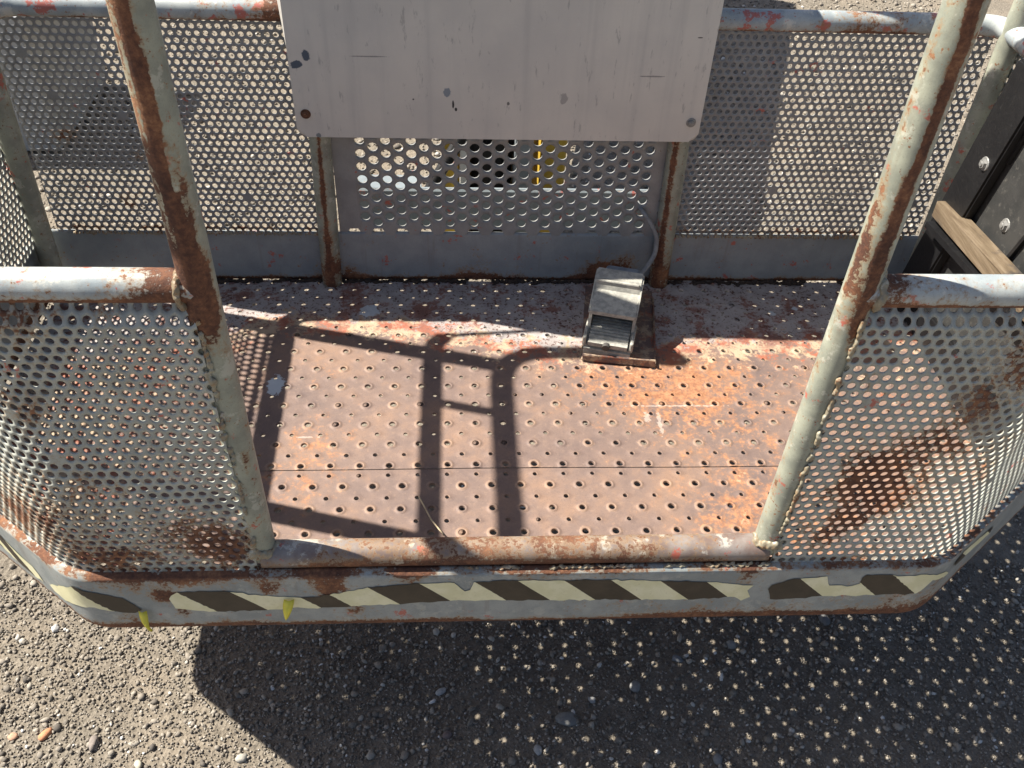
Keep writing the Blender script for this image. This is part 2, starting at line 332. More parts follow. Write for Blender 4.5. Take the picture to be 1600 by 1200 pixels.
def stones(n, xr, yr, rmin, rmax, alpha, base=I1):
    V0, F0 = base; m = len(V0)
    x = rng.uniform(*xr, n); y = rng.uniform(*yr, n)
    u = rng.random(n); r = (rmin ** -alpha + u * (rmax ** -alpha - rmin ** -alpha)) ** (-1 / alpha)
    q = rng.normal(size=(n, 4)); q /= np.linalg.norm(q, axis=1)[:, None]; w, a, b, c = q.T
    R = np.stack([1 - 2 * (b * b + c * c), 2 * (a * b - c * w), 2 * (a * c + b * w), 2 * (a * b + c * w), 1 - 2 * (a * a + c * c), 2 * (b * c - a * w), 2 * (a * c - b * w), 2 * (b * c + a * w), 1 - 2 * (a * a + b * b)], 1).reshape(n, 3, 3)
    P = V0[None] * rng.uniform(0.72, 1.22, (n, m, 1)); P = P * rng.uniform([0.8, 0.6, 0.5], [1.3, 1.0, 0.9], (n, 3))[:, None, :]
    P = np.einsum('nij,nmj->nmi', R, P) * r[:, None, None]; P[:, :, 2] *= 0.8
    z = G + hgt(x, y) + r * rng.uniform(-0.15, 0.45, n)
    P += np.stack([x, y, z], 1)[:, None, :]
    F = (F0[None] + (np.arange(n) * m)[:, None, None]).reshape(-1, 3)
    tone = np.clip(rng.beta(2.2, 2.6, n) + (rng.random(n) < 0.05) * 0.35, 0, 1)
    return P.reshape(-1, 3), F, np.repeat(tone, m)
def gravel():
    Vs, Fs, Ts, o = [], [], [], 0
    for args in ((44000, (-1.25, 1.25), (-.50, .10), .0014, .0052, 1.8), (2400, (-1.25, 1.25), (-.50, .10), .0040, .0095, 2.4), (180, (-1.25, 1.25), (-.50, .10), .0065, .0115, 2.4), (9000, (-2.6, 2.6), (-1.8, -.50), .003, .010, 2.0), (7000, (-2.8, -1.25), (-.6, 1.4), .003, .010, 2.0), (7000, (1.25, 2.8), (-.6, 1.4), .003, .010, 2.0),
                 (9000, (-1.5, 1.5), (.10, 1.2), .003, .009, 2.0), (22000, (-2.1, 2.4), (1.1, 3.9), .004, .014, 2.0)):
        V, F, T = stones(*args); Vs.append(V); Fs.append(F + o); Ts.append(T); o += len(V)
    tag(mk('gravel', np.concatenate(Vs), np.concatenate(Fs), M['gravel'], None, False, {'tone': np.concatenate(Ts)}), 'loose tan and grey gravel covering the ground round the basket', 'gravel', kind='stuff')
gravel()
def pebble(x, y, r, sq, c, label, tilt=0.0):
    V0, F0 = I2; R = np.random.default_rng(int(abs(x * 7919 + y * 104729) * 1000) % 100000)
    V = V0 * (1 + 0.16 * np.sin(V0 @ R.normal(size=(3, 1)) * 3 + 1)) * (1 + R.normal(0, 0.05, (len(V0), 1))); V = V * np.array(sq) * r
    a = R.uniform(0, 3.1); ca, sa = math.cos(a), math.sin(a); V = V @ np.array([[ca, sa, 0], [-sa, ca, 0], [0, 0, 1]])
    k = 'pebble'
    m = simple('stone_' + '%d_%d_%d' % tuple(int(255 * q) for q in c), c, tuple(q * 0.75 for q in c), 120, 0.85, 0, 0.5, 0.001, tuple(q * 0.6 for q in c))
    o = mk(k, V * .85, F0, m, None, False); o.location = (x, y, G + float(hgt(x, y)) + r * sq[2] * 0.28)
    tag(o, label, 'stone', 'larger stones lying in the gravel')
GR = (0.22, 0.22, 0.215); LG = (0.36, 0.36, 0.35); DK = (0.09, 0.085, 0.085)
for a in ((-.885, -.238, .0135, (1.1, .8, .5), (.55, .25, .13), 'orange brick fragment in the sunlit gravel at lower left'),
          (-.944, -.239, .010, (1.1, .8, .5), (.50, .30, .20), 'pale orange stone beside the brick fragment at left picture edge'),
          (.069, -.245, .022, (1.15, .85, .45), (.20, .20, .19), 'large flat grey stone in the shade below the basket middle'),
          (.206, -.184, .013, (1.0, .9, .6), GR, 'rounded grey stone in the shade, right of the large flat one'),
          (.011, -.303, .010, (1.2, .8, .6), LG, 'small pale grey stone below the large flat one'),
          (.338, -.326, .012, (1, .9, .6), GR, 'grey stone at the bottom edge of the photo, right of the middle'),
          (-.166, -.181, .010, (1.3, .8, .6), LG, 'pale egg-shaped stone in the shade left of the middle'),
          (-.153, -.270, .011, (.9, 1, .7), (.17, .13, .12), 'brownish stone near the bottom edge left of the middle'),
          (-.790, -.262, .014, (1.3, .7, .7), (.22, .19, .17), 'long grey stone on sunlit gravel, right of the brick fragment'),
          (-.935, -.02, .011, (1, .8, .7), (.55, .54, .52), 'white angular stone on sunlit gravel under the left corner'),
          (.413, -.098, .012, (1, .9, .7), GR, 'dark grey cube-like stone in the shade under the right tape'),
          (.62, -.045, .014, (1.2, .9, .6), (.16, .16, .16), 'grey stone in the shade just below the right corner'),
          (.30, -.125, .012, (1.2, .8, .5), (.18, .19, .20), 'bluish grey flat stone in the shade below the hazard tape'),
          (-.52, -.30, .012, (1.1, .8, .7), (.42, .40, .35), 'pale stone in sun close to the shadow edge'),
          (-.70, -.305, .010, (1, .9, .8), (.46, .43, .34), 'cream stone at the bottom edge in the sunlit gravel'),
          (.12, -.21, .009, (1, .9, .6), LG, 'small pale stone right of the large flat stone')):
    pebble(*a)

# ------------------------------------------------------------------ basket
B = empty('lift_basket', 'worn grey work platform basket with perforated sides, rusty floor and hazard tape', 'work platform')
CX, YF, YB = -0.047, -0.283, 0.530
HW, HWR, CH, SL = 0.862, 0.893, 0.597, 0.765          # rail half width, half length of the straight front, slope of the cut corner
def loop(off=0.0, z=0.0, yb=YB, hw=None):
    """plan of the basket from the left front post round the back to the right front post, moved outward by off"""
    hl = hw or HW + off; hr = hw or HWR + off; yf = YF - off * 0.9; ch = CH + off * 0.35
    yl, yr = yf + SL * (hl - ch), yf + SL * (hr - ch)
    return [(CX - .351, yf, z), (CX - ch, yf, z), (CX - hl, yl, z), (CX - hl, yb + off, z), (CX + hr, yb + off, z), (CX + hr, yr, z), (CX + ch, yf, z), (CX + .351, yf, z)]
RF = {1: .07, 2: .07, 3: .05, 4: .05, 5: .07, 6: .07}

# floor: two sheets of diamond cells, each pressed round a hole
def floor_sheet(y0, y1, x0, x1, seam_at, zoff, phase):
    D = 0.05; n = 16; a = np.arange(n) * 2 * np.pi / n; ca, sa = np.cos(a), np.sin(a); dia = 1 / (np.abs(ca) + np.abs(sa)) * D / 2
    Vs, Fs, P_, R_, O_, o = [], [], [], [], [], 0
    base = []
    for k in range(int(x0 / D) - 2, int(x1 / D) + 3):
        for r in range(-8, 14):
            base += [(k * D, r * D, 1), ((k + .5) * D, (r + .5) * D, 0)]
    for cx, cy, bigh in base:
        cx += phase[0]; cy += phase[1]
        if not (x0 - D < cx < x1 + D and y0 - D < cy < y1 + D): continue
        if bigh: rr = [.0053, .0062, .0080, .0100, .0112]; zz = [.0008, .0017, .0015, .0005, 0]; rim = [1, 1, 1, .9, .5]
        else: rr = [.0039, .0046, .0057]; zz = [.0002, .0006, 0]; rim = [.9, .6, .1]
        plug = (not bigh) and random.random() < 0.03
        jx, jy = random.gauss(0, .0003), random.gauss(0, .0003); rk = random.uniform(.25, 1.15); plug = plug or (bigh and random.random() < .06); s = random.uniform(.93, 1.08)
        rings = [np.stack([cx + rr[0] * ca * s, cy + rr[0] * sa * s, np.full(n, -.003)], 1)]; rm = [np.full(n, .3)]
        for q, z, w in zip(rr, zz, rim):
            rings.append(np.stack([cx + jx + q * ca * s, cy + jy + q * sa * s, np.full(n, z)], 1)); rm.append(np.full(n, w * rk))
        rings.append(np.stack([cx + dia * .75 * ca, cy + dia * .75 * sa, np.zeros(n)], 1)); rm.append(np.zeros(n))
        rings.append(np.stack([cx + dia * ca, cy + dia * sa, np.zeros(n)], 1)); rm.append(np.zeros(n))
        V = np.concatenate(rings); m = len(rings); F = []
        for i in range(m - 1):
            for j in range(n):
                k2 = (j + 1) % n; F.append((o + i * n + j, o + i * n + k2, o + (i + 1) * n + k2, o + (i + 1) * n + j))
        if plug: F.append(tuple(o + n + j for j in range(n)))
        Vs.append(V); R_.append(np.concatenate(rm)); Fs += F; o += len(V)
    V = np.concatenate(Vs); rim = np.concatenate(R_)
    V[:, 2] += zoff + 0.0012 * np.sin(9 * V[:, 0] + 2) * np.sin(7 * V[:, 1] + 1)
    bm = bmesh.new(); lay = bm.verts.layers.float.new('rim'); bv = [bm.verts.new(v) for v in V]
    for v, w in zip(bv, rim): v[lay] = w
    for f in Fs: bm.faces.new([bv[i] for i in f])
    bmesh.ops.remove_doubles(bm, verts=bm.verts, dist=1e-5)
    ych = YF - .02 + SL * (HW + .03 - CH)
    for co, no in (((0, y0, 0), (0, -1, 0)), ((0, y1, 0), (0, 1, 0)), ((x0, 0, 0), (-1, 0, 0)), ((x1, 0, 0), (1, 0, 0)),
                   ((CX - CH - .01, YF - .02, 0), (-SL, -1, 0)), ((CX + CH + .01, YF - .02, 0), (SL, -1, 0))):
        bmesh.ops.bisect_plane(bm, geom=bm.verts[:] + bm.edges[:] + bm.faces[:], plane_co=co, plane_no=no, clear_outer=True)
    me = bpy.data.meshes.new('floor_sheet'); bm.to_mesh(me); bm.free()
    me.polygons.foreach_set('use_smooth', np.ones(len(me.polygons), dtype=bool))
    C = np.zeros(len(me.vertices) * 3); me.vertices.foreach_get('co', C); C = C.reshape(-1, 3); x, y = C[:, 0], C[:, 1]
    sm = lambda v, a, b: np.clip((v - a) / (b - a), 0, 1) ** 2 * (3 - 2 * np.clip((v - a) / (b - a), 0, 1))
    edge = 0.30 * np.exp(-((x + .05) / .25) ** 2)               # the middle is worn further back
    paint = sm(y + .06 * np.sin(5 * x + 1) - edge * .12, .20, .44) + 0.35 * sm(x, .30, .62) * sm(y, -.1, .3) + 0.5 * sm(-x, .42, .75)
    paint += blobs(C, [(.02, .33, 0, .12, .10), (.38, -.06, 0, .07, .25), (.36, -.15, 0, .06, .2)])
    orange = -.065 + .115 * sm(x, .02, .36) + blobs(C, [(.12, .22, 0, .12, .15), (.30, .20, 0, .12, .14), (-.39, .03, 0, .09, .12), (-.42, -.08, 0, .10, .10), (.35, -.12, 0, .10, .10), (-.40, .25, 0, .06, .12), (-.36, .10, 0, .06, .08)])
    for nme, a_ in (('paint', paint), ('orange', orange)):
        at = me.attributes.new(nme, 'FLOAT', 'POINT'); at.data.foreach_set('value', a_.astype(np.float32))
    return link('floor_sheet', me, B, [M['floor']])
floor_sheet(-.0075, .5345, -.955, .865, None, 0.0, (0, 0))
floor_sheet(-.285, -.0068, -.955, .865, None, -0.0016, (-.0255, .0045))

# toe boards
def strip(name, path, z0, z1, mat, rustfn, nz=14, thick=0.004, lip=0.0, step=0.010, wavy=1):
    P = resample(np.array([(p[0], p[1], 0) for p in path]), step); T = np.gradient(P, axis=0); T /= np.linalg.norm(T, axis=1)[:, None]
    N = np.stack([T[:, 1], -T[:, 0], 0 * T[:, 0]], 1)            # outward for the given direction
    zs = np.linspace(z0, z1, nz); rows = []
    prof = [(0.0, z) for z in zs]
    if lip: prof = [(-lip, z0 - .003)] + [(-lip * .35, z0 - .0025)] + [(-.0015, z0 + .003)] + [(0, z) for z in zs[1:]] + [(-.016, z1 + .0008)]
    prof = prof + [(o - thick, z + (0.001 if i > len(prof) / 2 else 0)) for i, (o, z) in reversed(list(enumerate(prof)))]
    m = len(prof); n = len(P)
    off = np.array([p[0] for p in prof]); zz = np.array([p[1] for p in prof])
    wav = wavy * 0.0015 * np.convolve(rng.normal(size=n + 20), np.ones(21) / 21, 'valid') * 3
    V = P[:, None, :] + N[:, None, :] * (off[None, :, None] + wav[:, None, None]); V[:, :, 2] = zz[None, :]
    V = V.reshape(-1, 3); F = []
    for i in range(n - 1):
        for j in range(m):
            k = (j + 1) % m; F.append((i * m + j, (i + 1) * m + j, (i + 1) * m + k, i * m + k))
    F.append(tuple(range(m))); F.append(tuple((n - 1) * m + j for j in range(m))[::-1])
    return mk(name, V, F, mat, B, True, {'rust': rustfn(V)})
def toe_front_rust(V):
    x, z = V[:, 0], V[:, 2]
    r = .28 * np.exp(-((z + .002) / .012) ** 2) + .13 * np.exp(-((z + .002) / .022) ** 2) * (x > .15) + .12 * np.exp(-((z - .124) / .006) ** 2) + .05 * np.exp(-((z - .118) / .014) ** 2) * (np.sin(x * 23) + np.sin(x * 61 + 1) > .2) - .02
    r += .10 * np.exp(-((z + .002) / .02) ** 2) * (x < -.1)
    r += blobs(V, [(-.575, YF - .03, .118, .03, .16), (-.62, YF - .03, .112, .02, .15), (-.46, YF - .03, .118, .03, .12), (-.51, YF - .03, .118, .03, .12), (-.545, YF - .03, .085, .014, .24), (-.525, YF - .03, .078, .014, .24), (-.60, YF - .02, .03, .025, .12), (-.52, YF - .03, .042, .012, .25), (-.395, YF - .03, .095, .018, .22), (-.31, YF - .03, .085, .03, .12), (-.32, YF - .03, .112, .04, .12), (-.20, YF - .03, .118, .03, .12), (-.03, YF - .03, .118, .05, .10), (.28, YF - .03, .115, .015, .18), (.25, YF - .03, .0, .12, .06), (.52, YF - .03, .0, .10, .12), (-.28, YF - .03, .04, .012, .15)])
    return r
TW = .935
L = loop(.033, hw=TW)
front = fillet([(CX - TW, YB - .02, 0), L[2], L[1], L[6], L[5], (CX + TW, YB - .02, 0)], {1: .09, 2: .09, 3: .09, 4: .09})
toe = strip('toe_board', front, 0.0, .122, M['toe'], toe_front_rust, lip=.012, wavy=0)
toe['label'] = 'grey front toe board with rusty lower edge and peeling hazard tape'
def back_rust(V):
    z = V[:, 2]; return .30 * np.exp(-((z - .0) / .012) ** 2) + .08 * np.exp(-((z - .125) / .008) ** 2) + blobs(V, [(.17, YB, .01, .05, .25), (.22, YB, .03, .03, .15), (-.1, YB, .01, .06, .15), (-.37, YB, .01, .05, .15)])
backp = [(CX + TW, YB + .008, 0), (CX - TW, YB + .008, 0)]
bt = strip('back_toe_board', backp, .003, .122, M['back_toe'], back_rust)
bt['label'] = 'back toe board dark with grime along the floor'

dl = []
for x in np.arange(-.88, .80, .0035):
    if math.sin(x * 17) + math.sin(x * 41 + 2) + .6 * math.sin(x * 97) > -1.1: dl.append((x, .5305 + rng.normal(0, .0035), .002))
DIRT = dl

# posts and rails -------------------------------------------------------
PR = .0188
def ang(N): return np.arctan2(N[:, 0], -N[:, 1])
def rust_post_left(V, N):
    a, z = ang(N), V[:, 2]
    up = np.clip((z - .55) / .06, 0, 1)
    w = np.abs(a - (.04 + .13 * np.sin(z * 14) + .10 * np.sin(z * 41) - .3 * np.clip(z - .8, 0, 1)))
    r = up * (.40 * np.exp(-(w / .34) ** 4) + .15 * np.exp(-((a + .85) / .40) ** 2) + .02)
    r += .55 * np.exp(-((z - .60) / .055) ** 2) * np.exp(-((a - .15) / .8) ** 2)
    r += (1 - up) * (.22 * np.exp(-((a + 1.2) / .4) ** 2) + .03 * (a > .3)) + .16 * np.exp(-((z - .17) / .05) ** 2) * np.exp(-((a + .8) / .8) ** 2)
    r += .14 * np.exp(-((z - .70) / .05) ** 2) * np.exp(-((a - .7) / .3) ** 2) + .15 * np.exp(-((z - .34) / .02) ** 2) * np.exp(-((a - .6) / .3) ** 2)
    return r - .03
def rust_post_right(V, N):
    a, z = ang(N), V[:, 2]; up = np.clip((z - .50) / .08, 0, 1)
    r = up * (.36 * np.exp(-((a - .06 + .07 * np.sin(z * 30) + .05 * np.sin(z * 71)) / .29) ** 4) - .01) + .18 * np.exp(-((z - .65) / .07) ** 2) * np.exp(-((a + 1.2) / .5) ** 2) + .09 * up * np.exp(-((a - .75) / .35) ** 2)
    r += .20 * np.exp(-((z - .60) / .05) ** 2) * np.exp(-((a + .2) / .8) ** 2) + .10 * np.exp(-((z - .72) / .05) ** 2) * np.exp(-(a / .5) ** 2)
    r += .10 * np.exp(-((a + 1.4) / .25) ** 2) + .08 * np.exp(-((z - .2) / .06) ** 2) * np.exp(-(a / .6) ** 2) + (1 - up) * .12 * np.exp(-((a - 1.4) / .3) ** 2)
    return r - .04
PXL, PXR = -.400, .304
p = tube('post', [(PXL, YF, .138), (PXL, YF, 1.14)], PR, M['post'], B, 24, .008, rust_post_left); p['label'] = 'left gate post with long dark rust streak'
p = tube('post', [(PXR, YF, .138), (PXR, YF, 1.14)], PR, M['post'], B, 24, .008, rust_post_right); p['label'] = 'right gate post, pale with brown rust down its outer side'
bl = lambda k, L_: (lambda V, N: blobs(V, L_) + k)
rail_rust = lambda V, N: -.03 + .22 * np.exp(-((N[:, 2] + .75) / .35) ** 2) * (V[:, 1] < 0) + .14 * np.exp(-((N[:, 2] + .85) / .25) ** 2) + blobs(V, [(-.43, YF, .585, .045, .20), (-.55, YF - .01, .59, .05, .06), (.335, YF, .585, .035, .22), (.60, YB, .58, .07, .08)]) + .16 * np.exp(-((V[:, 0] + .43) / .05) ** 2) * (V[:, 1] > .4)
Lr = loop(0.0, .581); Lr = [(p[0], p[1], {0: .592, 1: .592, 2: .587, 5: .587, 6: .588, 7: .588}.get(i, .572)) for i, p in enumerate(Lr)]
tube('mid_rail', fillet(Lr, RF), .0185, M['rail'], B, 24, .008, rail_rust)
Lt = loop(0.0, 1.14)
tl = Lt[:4] + [(-.70, YB, 1.14), (-.535, .500, 1.14), (-.46, .53, .74), (-.40, .53, .64)]
q = tube('top_rail', fillet(tl, {1: .07, 2: .07, 3: .09, 4: .03, 5: .075, 6: .05}), PR, M['rail'], B, 20, .02, rail_rust); q['label'] = 'left hand rail bending down behind the cover'
tr = [(.315, .62, .60), (.325, .62, 1.14), (.40, YB, 1.14)] + Lt[4:]
q = tube('top_rail', fillet(tr, {1: .06, 2: .05, 3: .05, 4: .07, 5: .07}), PR, M['rail'], B, 20, .02, rail_rust); q['label'] = 'right hand rail bending down behind the cover'
tube('gate_bar', [Lt[0], Lt[7]], PR, M['rail'], B, 20, .03)
gr = fillet([(CX - HW, .02, .965), (CX - HW, .545, .965), (CX - HW + .30, .572, .965)], {1: .05})
grp = resample(gr, .02)
tube('hand_guard', gr, np.where(grp[:, 0] > CX - HW + .03, .0055, .0165), M['rail'], B, 16, .02)
tube('guard_stub', [(CX - HW, .356, .965), (CX - HW, .356, 1.14)], .011, M['rail'], B, 14, .03)
vert = lambda z0, r0: (lambda V, N: -.02 + r0 * np.exp(-((V[:, 2] - .05) / .08) ** 2))
q = tube('corner_post', [(CX - HW - .045, .492, .0), (CX - HW, .492, 1.14)], .0200, M['post'], B, 20, .012, vert(0, .05)); q['label'] = 'back left corner post'
q = tube('corner_post', [(CX + HWR, .492, .0), (CX + HWR, .492, 1.14)], .0200, M['post'], B, 20, .012, vert(0, .08)); q['label'] = 'back right corner post'
q = tube('corner_post', [(CX - HW, .03, .0), (CX - HW, .03, 1.14)], .0200, M['post'], B, 20, .012, vert(0, .05)); q['label'] = 'left front corner post'
q = tube('corner_post', [(CX + HWR, .03, .0), (CX + HWR, .03, 1.14)], .0200, M['post'], B, 20, .012, vert(0, .05)); q['label'] = 'right front corner post'
stripe_r = lambda a0: (lambda V, N: -.02 + .26 * np.exp(-((ang(N) - a0) / .28) ** 2) + .15 * np.exp(-((V[:, 2] - .03) / .06) ** 2))
q = tube('back_post', [(-.398, YB - .004, .0), (-.384, YB - .004, .58)], .0205, M['post'], B, 20, .010, stripe_r(0.0)); q['label'] = 'left back post with rust streak under the cover'
q = tube('back_post', [(.303, YB - .004, .0), (.289, YB - .004, .58)], .0205, M['post'], B, 20, .010, stripe_r(-.5)); q['label'] = 'right back post beside the foot switch cable'
def sill_rust(V, N):
    x = V[:, 0]
    return .02 + .10 * np.exp(-((N[:, 2] + .35) / .5) ** 2) + .05 * np.exp(-((x + .05) / .24) ** 2) - .08 * np.exp(-((x + .36) / .05) ** 2) - .10 * np.exp(-((x - .27) / .05) ** 2)
tube('sill_rail', [(PXL, YF - .003, .138), (PXR, YF - .003, .138)], .0195, M['sill'], B, 24, .006, sill_rust)

# welds: rows of small lumps
def weld(pts, r, label=None, name='weld_bead', mat='weld', stretch=(1, 1, 1.7)):
    V0, F0 = I1; Vs, Fs, o = [], [], 0
    for p in pts:
        V = V0 * rng.uniform(.75, 1.2, (len(V0), 1)) * np.array(stretch) * r * rng.uniform(.7, 1.25) + np.array(p) + rng.normal(0, r * .25, 3)
        Vs.append(V); Fs.append(F0 + o); o += len(V0)
    V = np.concatenate(Vs); V = V + .0012 * np.sin(V[:, [1, 2, 0]] * 700); w = mk(name, V, np.concatenate(Fs), M[mat], B, True, {'rust': rng.uniform(-.02, .12, len(V))})
    md = w.modifiers.new('seam', 'REMESH'); md.mode = 'VOXEL'; md.voxel_size = max(.0011, r * .3); md.use_smooth_shade = True
    w['kind'] = 'stuff'
    return w
zs = np.arange(.15, .565, .0085)
weld([(PXL - .004, YF - .0200, z) for z in zs if rng.random() < .7], .0038, 'rusty weld between left post and mesh')
weld([(PXR + .005, YF - .0200, z) for z in zs if rng.random() < .8], .0043, 'lumpy weld between right post and mesh')
weld([(x, YF - .0235, .1255 + rng.normal(0, .0006)) for x in np.arange(-.12, .31, .0045) if math.sin(x * 31) + math.sin(x * 83) > -.4], .0028, 'weld and torn sealant along the sill', stretch=(1.6, 1, .8))
weld([(PXL + PR * math.cos(t) * 1.02, YF + PR * math.sin(t), .1545 + .004 * math.sin(3 * t)) for t in np.linspace(-2.9, .0, 34)], .0046, 'weld at the foot of the left post')
weld([(PXR + PR * math.cos(t) * 1.02, YF + PR * math.sin(t), .160 + .004 * math.sin(3 * t)) for t in np.linspace(-3.1, 0., 34)], .0050, 'weld at the foot of the right post')
M['dirt'] = simple('packed_dirt', (0.030, 0.022, 0.017), (0.055, 0.038, 0.028), 90, 0.95)
w = weld(DIRT, .0048, None, 'packed_dirt', 'dirt', (1.3, 1, .9))
for sx, x in ((-1, PXL), (1, PXR)):
    weld([(x + sx * (PR - .001), YF + .0185 * math.cos(t), .590 + .019 * math.sin(t)) for t in np.linspace(0, 6.2, 40)], .0044)
weld([(x, YB - .006, .124) for x in np.arange(-.90, -.41, .0062)], .0030, 'rusty weld along the back mesh foot, left half')
weld([(x, YB - .006, .124) for x in np.arange(.31, .81, .0062)], .0030, 'rusty weld along the back mesh foot, right half')

# perforated sheets -----------------------------------------------------
def perf(name, umax, v0, v1, pitch, rh, fmap, mat, rustfn, parent=B, thick=.0022, flat_top=False, holed=None, n=12, label=None, uoff=0.0, keep=None):
    """hex lattice over u in [0, umax], v in [v0, v1]; fmap maps (u, v, w) arrays to points; holed(u, v) tells where holes are"""
    a = np.arange(n) * 2 * np.pi / n + (0 if not flat_top else np.pi / 6 * 0)
    ph = 0.0 if flat_top else np.pi / 6
    ap = pitch / 2
    k = np.mod(a - ph + 1e-9, np.pi / 3) - np.pi / 6                 # angle to the middle of the side
    hexr = ap / np.cos(k)
    cs = []
    if not flat_top:
        nr = int((v1 - v0) / (pitch * .8660)) + 1
        for r in range(nr):
            for c in range(int(umax / pitch) + 1):
                cs.append((uoff + c * pitch + (pitch / 2 if r % 2 else 0), v0 + r * pitch * .8660))
    else:
        nc = int(umax / (pitch * .8660)) + 1
        for c in range(nc):
            for r in range(int((v1 - v0) / pitch) + 1):
                cs.append((uoff + c * pitch * .8660, v0 + r * pitch + (pitch / 2 if c % 2 else 0)))
    cs = np.array(cs)
    if keep is not None: cs = cs[keep(cs[:, 0], cs[:, 1])]
    h = np.ones(len(cs), bool) if holed is None else holed(cs[:, 0], cs[:, 1])
    cH, cS = cs[h], cs[~h]; Vs, Q = [], []
    rr = rh * rng.uniform(.955, 1.03, len(cH))
    def ring(cc, rad, w): return fmap((cc[:, 0:1] + rad * np.cos(a)).ravel(), (cc[:, 1:2] + rad * np.sin(a)).ravel(), w).reshape(len(cc), n, 3)
    R = [ring(cH, hexr[None, :] * np.ones((len(cH), 1)), 0), ring(cH, rr[:, None] * np.ones((1, n)), 0), ring(cH, rr[:, None] * np.ones((1, n)), -thick), ring(cH, hexr[None, :] * np.ones((len(cH), 1)), -thick)]
    V = np.stack(R, 1).reshape(-1, 3); b = (np.arange(len(cH)) * 4 * n)[:, None]; j = np.arange(n)[None, :]; k2 = (j + 1) % n
    F = np.concatenate([np.stack([b + i * n + j, b + i * n + k2, b + (i + 1) * n + k2, b + (i + 1) * n + j], 2).reshape(-1, 4) for i in range(3)])
    if len(cS):
        o = len(V); c0 = fmap(cS[:, 0], cS[:, 1], 0).reshape(-1, 1, 3); c1 = fmap(cS[:, 0], cS[:, 1], -thick).reshape(-1, 1, 3)
        one = np.ones((len(cS), 1)); W_ = np.concatenate([c0, ring(cS, hexr[None] * one, 0), ring(cS, hexr[None] * one, -thick), c1], 1); m = W_.shape[1]
        V = np.concatenate([V, W_.reshape(-1, 3)]); b = (o + np.arange(len(cS)) * m)[:, None]; e = np.arange(0, n, 2)[None, :]
        F = np.concatenate([F, np.stack([b + 0 * e, b + 1 + e, b + 1 + (e + 1) % n, b + 1 + (e + 2) % n], 2).reshape(-1, 4), np.stack([b + m - 1 + 0 * e, b + 1 + n + (e + 2) % n, b + 1 + n + (e + 1) % n, b + 1 + n + e], 2).reshape(-1, 4)])
    o = mk(name, V, F, mat, parent, False, {'rust': rustfn(V)})
    if label: o['label'] = label
    return o
class PathMap:
    def __init__(s, path, bulge=0.0):
        P = np.asarray(path, float)[:, :2]; P = resample(np.concatenate([P, np.zeros((len(P), 1))], 1), .004)[:, :2]
        s.P = P; T = np.gradient(P, axis=0); T /= np.linalg.norm(T, axis=1)[:, None]; s.N = np.stack([T[:, 1], -T[:, 0]], 1)
        s.S = np.concatenate([[0], np.cumsum(np.linalg.norm(np.diff(P, axis=0), axis=1))]); s.len = s.S[-1]; s.b = bulge; s.tuck = 0
        s.ph = rng.uniform(0, 6, 4)
    def __call__(s, u, v, w):
        x = np.interp(u, s.S, s.P[:, 0]); y = np.interp(u, s.S, s.P[:, 1]); nx = np.interp(u, s.S, s.N[:, 0]); ny = np.interp(u, s.S, s.N[:, 1])
        t = np.clip((v - .548) / .03, 0, 1) * s.tuck; d = w - t * t * (3 - 2 * t) * .016 + s.b * np.sin(u * 9 + s.ph[0]) * np.sin(v * 11 + s.ph[1]) * np.sin(np.clip((v - .12) / .45, 0, 1) * np.pi)
        return np.stack([x + nx * d, y + ny * d, v], 1)
clog = lambda ph: (lambda u, v: (rng.random(len(u)) > .004) & ((v < .562) | (rng.random(len(u)) < (v < .57)) ))
P15 = .015; RH = .0052
Lm = loop(.0215, hw=.915)
# front left with the cut corner and the left side: one bent sheet from post to back corner
fl = fillet([(PXL - .006, Lm[0][1], 0), Lm[1], Lm[2], (Lm[2][0], YB - .045, 0)], {1: .13, 2: .13}); fm = PathMap(fl, .009); fm.tuck = 1; fm.N = -fm.N
mesh_rust_l = lambda V: -.02 + .85 * blobs(V, [(-.46, YF, .20, .055, .26), (-.44, YF, .30, .03, .14), (-.43, YF, .16, .04, .20), (-.62, YF, .42, .04, .16), (-.70, YF + .05, .45, .05, .2), (-.60, YF, .30, .05, .14), (-.66, YF + .03, .24, .08, .16), (-.72, YF + .08, .18, .08, .18), (-.60, YF, .16, .06, .14), (-.52, YF, .28, .05, .08), (-.60, YF, .575, .05, .2), (-.50, YF, .565, .03, .12), (-.56, YF, .14, .05, .1)])
perf('mesh_panel', fm.len, .128, .590, P15, RH, fm, M['mesh'], mesh_rust_l, holed=clog(fm.ph), label='left mesh panel bent round the front corner, rusty low beside the post')
fr = fillet([(PXR + .006, Lm[7][1], 0), Lm[6], Lm[5], (Lm[5][0], YB - .045, 0)], {1: .13, 2: .13}); fr = np.array(fr); fmr = PathMap(fr, .009); fmr.tuck = 1
mesh_rust_r = lambda V: -.005 + 1.08 * blobs(V, [(.44, YF, .32, .15, .065), (.43, YF, .36, .035, .15), (.50, YF, .36, .03, .12), (.37, YF, .33, .025, .12), (.46, YF, .27, .03, .13), (.405, YF, .29, .04, .20), (.47, YF, .39, .03, .16), (.49, YF, .45, .035, .18), (.40, YF, .21, .03, .18), (.43, YF, .24, .025, .14), (.50, YF, .52, .04, .15), (.535, YF, .49, .03, .15), (.37, YF, .17, .03, .16), (.355, YF, .40, .02, .12), (.55, YF + .02, .30, .03, .12), (.52, YF + .02, .22, .03, .12), (.45, YF, .15, .03, .12), (.34, YF, .47, .02, .14), (.35, YF, .27, .02, .10), (.60, YF + .06, .36, .04, .14), (.66, YF + .1, .25, .04, .12), (.33, YF, .16, .02, .14)])
